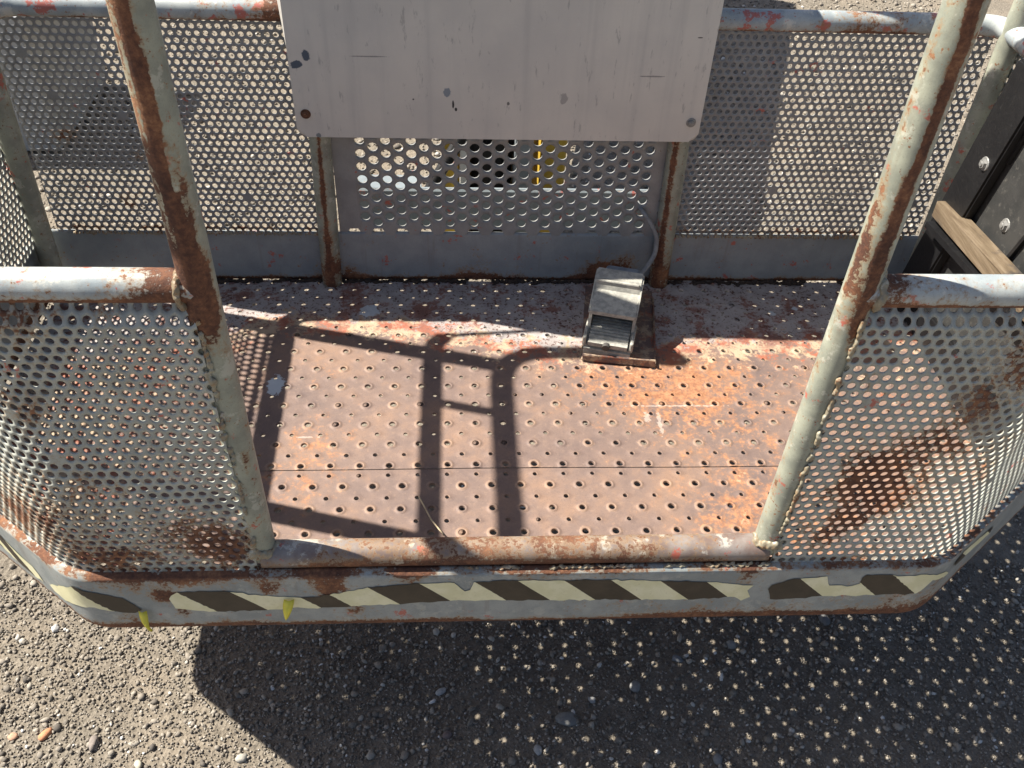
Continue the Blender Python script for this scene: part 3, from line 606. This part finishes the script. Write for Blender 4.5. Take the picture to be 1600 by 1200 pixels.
perf('mesh_panel', fmr.len, .128, .586, P15, RH, fmr, M['mesh'], mesh_rust_r, holed=clog(fmr.ph), label='right mesh panel bent round the front corner with broad brown rust')
bml = PathMap([(-.935, YB + .004, 0), (-.405, YB + .004, 0)], .003); bmr = PathMap([(.312, YB + .004, 0), (.84, YB + .004, 0)], .003)
rb = lambda V: -.02 + blobs(V, [(-.86, YB, .33, .035, .22), (-.74, YB, .29, .02, .14), (-.70, YB, .23, .05, .16), (-.78, YB, .19, .03, .18), (.58, YB, .33, .03, .12)]) + .16 * np.exp(-((V[:, 2] - .13) / .012) ** 2)
q = perf('mesh_panel', bml.len, .124, .572, P15, RH, bml, M['back_mesh'], rb, holed=clog(bml.ph), label='back mesh panel left of the cover')
q = perf('mesh_panel', bmr.len, .124, .572, P15, RH, bmr, M['back_mesh'], rb, holed=clog(bmr.ph), label='back mesh panel right of the cover')
# middle back sheet with the large holes
mm = PathMap([(-.372, YB + .004, 0), (.284, YB + .004, 0)], .002)
PB = .0282
perf('mesh_panel', mm.len - .005, .131, .60, PB, .0098, mm, M['back_mesh'], lambda V: -.03 + blobs(V, [(-.10, YB, .125, .03, .12)]), flat_top=True, thick=.0058,
     holed=lambda u, v: (u > .032) & (u < .622) & (v > .137), label='middle back panel with large round holes', uoff=.005)
# ------------------------------------------------------------------ hazard tape on the toe board
FR = np.array(front); FR = resample(FR, .003)
i0 = np.argmin(np.abs(FR[:, 0] - CX) + (FR[:, 1] > 0)); Sf = np.concatenate([[0], np.cumsum(np.linalg.norm(np.diff(FR, axis=0), axis=1))]); Sf -= Sf[i0]
Tf = np.gradient(FR, axis=0); Tf /= np.linalg.norm(Tf, axis=1)[:, None]; Nf = np.stack([Tf[:, 1], -Tf[:, 0]], 1)
def on_toe(s, z, d):
    x = np.interp(s, Sf, FR[:, 0]); y = np.interp(s, Sf, FR[:, 1]); nx = np.interp(s, Sf, Nf[:, 0]); ny = np.interp(s, Sf, Nf[:, 1])
    return np.stack([x + nx * d, y + ny * d, z], 1)
def tape(poly, bounds, label, mat='tape', dz=0.0010):
    pts = []
    for i, p in enumerate(poly):
        q = poly[(i + 1) % len(poly)]; n = max(1, int(math.dist(p, q) / .007))
        for k in range(n):
            t = k / n; pts.append((p[0] + (q[0] - p[0]) * t + (random.gauss(0, .0005) if k else 0), p[1] + (q[1] - p[1]) * t + (random.gauss(0, .0011) if k else 0)))
    bm = bmesh.new(); vs = [bm.verts.new((a, b, 0)) for a, b in pts]
    for tri in tessellate_polygon([[Vector((a, b, 0)) for a, b in pts]]): 
        try: bm.faces.new([vs[i] for i in tri])
        except ValueError: pass
    s0, s1 = min(p[0] for p in pts), max(p[0] for p in pts)
    for c in np.arange(s0 + .008, s1, .008): bmesh.ops.bisect_plane(bm, geom=bm.verts[:] + bm.edges[:] + bm.faces[:], plane_co=(c, 0, 0), plane_no=(1, 0, 0))
    for c in np.arange(.02, .12, .012): bmesh.ops.bisect_plane(bm, geom=bm.verts[:] + bm.edges[:] + bm.faces[:], plane_co=(0, c, 0), plane_no=(0, 1, 0))
    bmesh.ops.triangulate(bm, faces=bm.faces); bm.verts.ensure_lookup_table(); bm.faces.ensure_lookup_table()
    uv = np.array([v.co[:2] for v in bm.verts]); F = np.array([[v.index for v in f.verts] for f in bm.faces]); bm.verts.index_update()
    F = np.array([[v.index for v in f.verts] for f in bm.faces]); bm.free()
    u = uv[:, 0] + uv[:, 1]; ph = np.interp(u, bounds, np.arange(len(bounds)))
    lift = dz + .0003 * np.sin(uv[:, 0] * 60) * np.sin(uv[:, 1] * 90)
    V = on_toe(uv[:, 0], uv[:, 1], 0); V2 = on_toe(uv[:, 0], uv[:, 1], 1); V = V + (V2 - V) * lift[:, None]
    o = mk('hazard_tape', V, F, M[mat], toe, True, {'stripe': ph}); o['label'] = label
tape([(-0.6877, .0429), (-.6136, .0985), (-.5745, .0881), (-.5494, .0782), (-.5376, .0623), (-.5292, .0494), (-.5407, .0418), (-.5728, .0476), (-.5937, .0546), (-.63, .0439), (-.657, .0297), (-.6793, .0327)], [-.96, -.95, -.52, -.40], 'torn black and yellow tape piece on the left corner')
tape([(-.4867, .0748), (-.4825, .0824), (-.4731, .0898), (-.4356, .091), (-.4011, .0892), (-.3673, .0814), (-.3373, .0751), (-.3022, .0725), (-.266, .0777), (-.2386, .0862), (-.2114, .0946), (-.1401, .1018), (-.0911, .102), (-.0758, .0816), (-.0686, .0845), (-.0634, .1028), (-.0285, .1057), (.0634, .1032), (.1315, .103), (.2015, .0988), (.2688, .0939), (.3071, .0882), (.3388, .0842), (.3321, .0717), (.3395, .0554), (.3282, .046), (.3165, .0561), (.2494, .0507), (.1794, .0528), (.1118, .0548), (.0439, .056), (-.0226, .058), (-.0913, .0592), (-.1598, .0533), (-.2281, .0497), (-.299, .0455), (-.3139, .0491), (-.3668, .0427), (-.4377, .0417), (-.4829, .0511)],
     [-.56, -.55, -.383, -.312, -.233, -.188, -.117, -.038, .0416, .1026, .167, .233, .300, .3627, .43], 'long strip of diagonal black and pale yellow hazard tape')
tape([(.3624, .074), (.3652, .0834), (.3862, .0954), (.4037, .0985), (.4417, .1033), (.4508, .0811), (.4785, .0772), (.4955, .0838), (.4947, .0988), (.4992, .1056), (.5368, .1047), (.5462, .1005), (.5878, .1033), (.6295, .0903), (.6506, .0672), (.6066, .0832), (.5978, .0674), (.5881, .0564), (.5207, .055), (.4533, .0537), (.3869, .0483), (.3709, .0488)],
     [.411 - .16, .411 - .08, .411, .5022, .582, .6415, .80], 'short hazard tape piece with a bite torn out, right end')
tape([(.655, .088), (.672, .1045), (.7089, .0955), (.77, .0863), (.7766, .0652), (.7147, .0706), (.6671, .0722)], [.70, .77, .84, .90], 'faded tape shreds round the right corner')
tape([(-.7945, .0855), (-.7568, .0693), (-.7189, .0597), (-.7061, .0341), (-.7322, .0281), (-.764, .0317), (-.8169, .0467)], [-.80, -.755, -.735, -.70, -.6], 'pale torn tape shreds round the left corner')
def flap(s, z, w, l, lean):
    V, F = [], []
    for i in range(9):
        t = i / 8; ww = w * (1 - .85 * t ** 1.5) * (1 + .12 * math.sin(7 * t))
        c = on_toe(np.array([s + lean * t - ww / 2, s + lean * t, s + lean * t + ww / 2]), np.array([z - l * t] * 3), .003 + .010 * math.sin(t * 2.6) + .004 * t)
        c[1] += np.array([0, -.003, 0]); V += list(c)
    for i in range(8):
        for j in range(2): a = i * 3 + j; F.append((a, a + 1, a + 4, a + 3))
    o = mk('tape_flap', V, F, M['flap'], toe, True); o['label'] = 'curled yellow end of the tape hanging down'
    md = o.modifiers.new('thick', 'SOLIDIFY'); md.thickness = .0004
flap(-.528, .050, .011, .034, .008); flap(-.322, .072, .014, .034, -.007)

# ------------------------------------------------------------------ control box cover, bolts and console
def rrect(x0, x1, z0, z1, r, n=5):
    pts = []
    for cx, cz, a0 in ((x1 - r, z0 + r, -90), (x1 - r, z1 - r, 0), (x0 + r, z1 - r, 90), (x0 + r, z0 + r, 180)):
        for k in range(n + 1): t = math.radians(a0 + 90 * k / n); pts.append((cx + r * math.cos(t), cz + r * math.sin(t)))
    return pts
bm = bmesh.new(); fs = prism(bm, rrect(-.423, .318, .359, .715, .016), 'y', .486, .5075)
es = [e for e in bm.edges if all(abs(v.co.y - .486) < 1e-5 for v in e.verts)]
bmesh.ops.bevel(bm, geom=es, offset=.006, segments=3, affect='EDGES', profile=.5)
cov = bmobj('control_box_cover', bm, M['cover'], B, False); cov['label'] = 'scuffed bare metal cover plate over the control box'
bm = bmesh.new(); fv = [bm.verts.new(p) for p in ((-.4235, .4975, .50), (-.4235, .4975, .715), (-.442, .520, .715), (-.4245, .4995, .50), (-.4225, .4985, .50), (-.4225, .4985, .715), (-.441, .521, .715), (-.4235, .5005, .50))]
for f in ((0, 1, 2, 3), (7, 6, 5, 4), (0, 4, 5, 1), (1, 5, 6, 2), (2, 6, 7, 3), (3, 7, 4, 0)): bm.faces.new([fv[k] for k in f])
o = bmobj('cover_flange', bm, M['cover'], B); o['label'] = 'bent metal flange behind the left edge of the cover'
def bolt(parent, c, nrm, r, mat, washer=True):
    n = Vector(nrm).normalized(); rot = n.to_track_quat('Z', 'Y').to_matrix().to_4x4(); rot.translation = Vector(c)
    bm = bmesh.new()
    if washer: bmesh.ops.create_cone(bm, cap_ends=True, segments=20, radius1=r * 1.5, radius2=r * 1.4, depth=.0016, matrix=Matrix.Translation((0, 0, .0008)))
    bmesh.ops.create_cone(bm, cap_ends=True, segments=6, radius1=r, radius2=r * .94, depth=.005, matrix=Matrix.Translation((0, 0, .0041)))
    bmesh.ops.create_cone(bm, cap_ends=True, segments=12, radius1=r * .55, radius2=r * .5, depth=.002, matrix=Matrix.Translation((0, 0, .0076)))
    bmesh.ops.transform(bm, matrix=rot, verts=bm.verts); return bmobj('bolt', bm, mat, parent)
bolt(cov, (-.404, .486, .404), (0, -1, 0), .0062, M['bolt_rust'])['label'] = 'rusty brown bolt'
bolt(cov, (.300, .486, .398), (0, -1, 0), .0062, M['bolt_zinc'])['label'] = 'shiny zinc bolt'
bm = bmesh.new(); box(bm, -.155, .30, .5085, .60, .62, .865, .01); bmobj('control_box', bm, M['steel_blue'], B)
bm = bmesh.new(); box(bm, .02, .12, .43, .5075, .80, .85, .01); bmobj('joystick_housing', bm, M['steel_blue'], B)

# mounting channel behind the middle panel
bm = bmesh.new(); prism(bm, [(.566, .112), (.566, .200), (.570, .205), (.575, .205), (.575, .112)], 'x', -.342, .262)
prism(bm, [(.5752, .196), (.5752, .2035), (.625, .2035), (.625, .196)], 'x', -.342, -.205)
o = bmobj('mounting_channel', bm, M['channel'], B)

# ------------------------------------------------------------------ boom behind the basket
BM_ = empty('boom_arm', 'yellow lift boom with black rotator holding the basket from behind', 'boom', (0, .75, G))
def bpart(name, bm, mat, lab=None):
    o = bmobj(name, bm, mat, None); o.parent = BM_; o.matrix_parent_inverse = Matrix.Translation((0, -.75, -G))
    if lab: o['label'] = lab
    return o
bm = bmesh.new(); bmesh.ops.create_cone(bm, cap_ends=True, segments=28, radius1=.047, radius2=.047, depth=.42, matrix=Matrix.Translation((-.058, .76, .09)))
bmesh.ops.create_cone(bm, cap_ends=True, segments=28, radius1=.058, radius2=.058, depth=.03, matrix=Matrix.Translation((-.058, .76, .22))); bpart('rotator', bm, M['black'])
bm = bmesh.new(); box(bm, -.010, .030, .69, .80, -.10, .30, .004); bpart('bracket_plate', bm, M['steel_blue'])
for x0, x1, m in ((-.165, -.128, 'yellow'), (.055, .105, 'yellow')):
    bm = bmesh.new(); box(bm, x0, x1, .72, .98, -.06, .32, .006); bpart('fork_plate', bm, M[m])
bm = bmesh.new(); box(bm, -.1265, -.112, .70, .735, -.08, .30, .002); bpart('bracket_plate', bm, M['white'], 'white bracket plate beside the rotator')
def beam(name, a, b, w, h, mat):
    a, b = Vector(a), Vector(b); d = b - a; bm = bmesh.new(); box(bm, -w / 2, w / 2, 0, d.length, -h / 2, h / 2, .008)
    bmesh.ops.transform(bm, matrix=Matrix.Translation(a) @ d.to_track_quat('Y', 'Z').to_matrix().to_4x4(), verts=bm.verts); return bpart(name, bm, mat)
beam('boom_section', (-.02, .90, .10), (.09, 3.9, 1.20), .27, .26, M['yellow'])
beam('shade_beam', (.02, .95, -.16), (.07, 3.9, .50), .22, .12, M['black'])  # added beam under the boom, widens the shade on the ground behind
V, F, N = tube_geo(resample(fillet([(-.235, .66, .05), (-.19, .68, .14), (-.09, .72, .30), (-.02, .78, .36)], .1), .02), .013, 12)
o = mk('hydraulic_hose', V, F, M['black'], None, True); o.parent = BM_; o.matrix_parent_inverse = Matrix.Translation((0, -.75, -G))

# added grey box standing in for shaded ground beyond the left back mesh
SB = empty('shade_box', 'added grey box standing in for shaded ground behind the left back mesh', 'box', (-1.55, 2.1, G))
bm = bmesh.new(); box(bm, -2.45, -1.50, 1.86, 2.45, G + .015, G + .425, .008); o = bmobj('body', bm, M['box_grey'], None); o.parent = SB; o.matrix_parent_inverse = Matrix.Translation((1.55, -2.1, -G))
bm = bmesh.new(); box(bm, -2.46, -1.49, 1.85, 2.46, G + .427, G + .48, .006); o = bmobj('lid', bm, M['box_grey'], None); o.parent = SB; o.matrix_parent_inverse = Matrix.Translation((1.55, -2.1, -G))

# ------------------------------------------------------------------ foot switch
A0 = math.radians(-15); FSO = Vector((.158, .276, .0055)); 
FS = empty('foot_switch', 'grey cast foot switch with ridged pedal under a hood on the basket floor', 'foot switch', FSO); FS.rotation_euler = (0, 0, A0); FS.scale = (1, 1, .88)
w = .046
bm = bmesh.new()
prism(bm, [(-.004, 0), (-.004, .022), (.004, .026), (.164, .026), (.164, 0)], 'x', -w, w)
side = [(.0, .0205), (.0, .030), (.035, .045), (.044, .095), (.09, .116), (.125, .136), (.160, .070), (.160, .0205)]
prism(bm, side, 'x', -w, -w + .006); prism(bm, side, 'x', w - .006, w)
hood = [(.030, .088), (.030, .097), (.080, .117), (.085, .131), (.093, .139), (.122, .141), (.140, .118), (.158, .080), (.164, .050), (.164, .021), (.158, .021), (.157, .048), (.151, .076), (.134, .112), (.118, .132), (.094, .130), (.086, .110), (.032, .089)]
hf = prism(bm, hood, 'x', -w - .0015, w + .0015)
bmesh.ops.bevel(bm, geom=list({e for f in hf for e in f.edges if abs(e.verts[0].co.x - e.verts[1].co.x) < 1e-6}), offset=.0035, segments=3, affect='EDGES')
box(bm, -w - .0035, -w + .0035, -.002, .062, .024, .050, .003); box(bm, w - .0035, w + .0035, -.002, .062, .024, .050, .003)
box(bm, -w + .004, w - .004, .0835, .0905, .118, .1385, .003)
bmobj('housing', bm, M['switch'], FS)
# pedal: a sloping plate with raised ridges and a notch in the front lip
bm = bmesh.new(); pts = []
prof = [(-.004, .030), (-.004, .040)]
for i in range(9): y = .010 + i * .0088; z = .043 + (y - .0) * .12; prof += [(y, z - .0030), (y + .0010, z + .0012), (y + .0048, z + .0018), (y + .0060, z - .0030)]
prof += [(.096, .055), (.096, .045)]
prism(bm, prof, 'x', -.0385, .0385); bmobj('pedal', bm, M['switch'], FS)
bm = bmesh.new(); bmesh.ops.create_cone(bm, cap_ends=True, segments=18, radius1=.0075, radius2=.0075, depth=.010, matrix=Matrix.Translation((-.002, -.006, .036)) @ Matrix.Rotation(math.pi / 2, 4, 'X')); bmobj('lip_notch', bm, M['switch_dark'], FS)
bm = bmesh.new(); box(bm, -.034, .038, .140, .185, .040, .105, .008); bmobj('cable_gland', bm, M['gland'], FS)
cb = np.array([(.225, .435, .075), (.258, .475, .085), (.281, .503, .105), (.279, .508, .150), (.262, .511, .185), (.246, .518, .208), (.240, .535, .212), (.238, .57, .205)])
R2 = Matrix.Rotation(-A0, 3, 'Z'); cb = np.array([(R2 @ (Vector(p) - FSO))[:] for p in cb])
V, F, N = tube_geo(resample(fillet(cb, .05, 5), .006), .0050, 12); mk('cable', V, F, M['cable'], FS, True)
# tray under the switch: part of the basket
T = Matrix.Translation((.168, .283, 0)) @ Matrix.Rotation(math.radians(-8), 4, 'Z')
bm = bmesh.new(); box(bm, -.056, .086, -.018, .225, .0022, .0042, 0); box(bm, -.054, .0865, -.0215, -.0182, .0022, .019, .001); box(bm, .0862, .0885, -.021, .195, .0022, .010, .001)
bmesh.ops.subdivide_edges(bm, edges=bm.edges[:], cuts=4, use_grid_fill=True)
for v in bm.verts: v.co += Vector((random.gauss(0, .0006), random.gauss(0, .0006), random.gauss(0, .0004)))
bmesh.ops.transform(bm, matrix=T, verts=bm.verts); o = bmobj('switch_tray', bm, M['floor'], B); o['label'] = 'rusty folded tray the foot switch stands in'
at = o.data.attributes.new('paint', 'FLOAT', 'POINT'); at.data.foreach_set('value', np.full(len(o.data.vertices), .42, dtype=np.float32))

# dry straw on the floor near the sill
V, F, N = tube_geo(resample(fillet([(-.197, -.075, .006), (-.188, -.098, .010), (-.176, -.125, .008), (-.155, -.160, .012)], .05), .004), .0013, 8)
tag(mk('dry_straw', V, F, M['twig'], None, True), 'thin dry straw lying on the rusty floor by the sill', 'straw')

# ------------------------------------------------------------------ black panel and batten at the right side
BP = empty('black_panel', 'black plastic side panel with two bolts standing inside the right back corner', 'panel', (.80, .3, .003))
def ppart(name, bm, mat, parent=BP):
    o = bmobj(name, bm, mat, None); o.parent = parent
    o.matrix_parent_inverse = Matrix.Translation((-.80, -.3, -.003)) if parent is BP else Matrix.Identity(4); return o
bm = bmesh.new(); prism(bm, [(.455, .004), (.372, .575), (.352, .582), (-.03, .582), (-.03, .004)], 'x', .818, .836); back = ppart('back_sheet', bm, M['dark_sheet'])
bm = bmesh.new(); fsx = prism(bm, [(.47, .004), (.370, .580), (.275, .580), (.392, .004)], 'x', .795, .8175); bmesh.ops.bevel(bm, geom=bm.edges[:], offset=.004, segments=2, affect='EDGES'); ppart('edge_frame', bm, M['black'])
bm = bmesh.new(); prism(bm, [(.392, .010), (.395, .075), (-.03, .12), (-.03, .010)], 'x', .800, .8178); bmesh.ops.bevel(bm, geom=bm.edges[:], offset=.004, segments=2, affect='EDGES'); ppart('bottom_frame', bm, M['black'])
bm = bmesh.new(); prism(bm, [(.275, .555), (.302, .42), (.308, .42), (.281, .555)], 'x', .8105, .8178); prism(bm, [(.13, .50), (.20, .27), (.207, .27), (.137, .50)], 'x', .8100, .8178); ppart('ridge', bm, M['black'])
for c in ((.795, .338, .402), (.818, .245, .335)):
    o = bolt(BP, c, (-1, 0, 0), .0085, M['bolt_zinc']); o.matrix_parent_inverse = Matrix.Translation((-.80, -.3, -.003))
bm = bmesh.new(); prism(bm, [(.40, .232), (.40, .244), (.02, .283), (.02, .271)], 'x', .770, .8178); ppart('ledge', bm, M['black'])
bm = bmesh.new(); a, b = Vector((.796, .405, .268)), Vector((.785, .03, .3075)); d = b - a; box(bm, -.018, .018, 0, d.length, -.017, .017, .003)
for v in bm.verts: v.co += Vector((random.gauss(0, .0008), random.gauss(0, .002), random.gauss(0, .0008)))
bmesh.ops.transform(bm, matrix=d.to_track_quat('Y', 'Z').to_matrix().to_4x4(), verts=bm.verts)
o = bmobj('timber_batten', bm, M['wood'], None); o.location = a; tag(o, 'weathered timber batten wedged against the black side panel', 'timber')
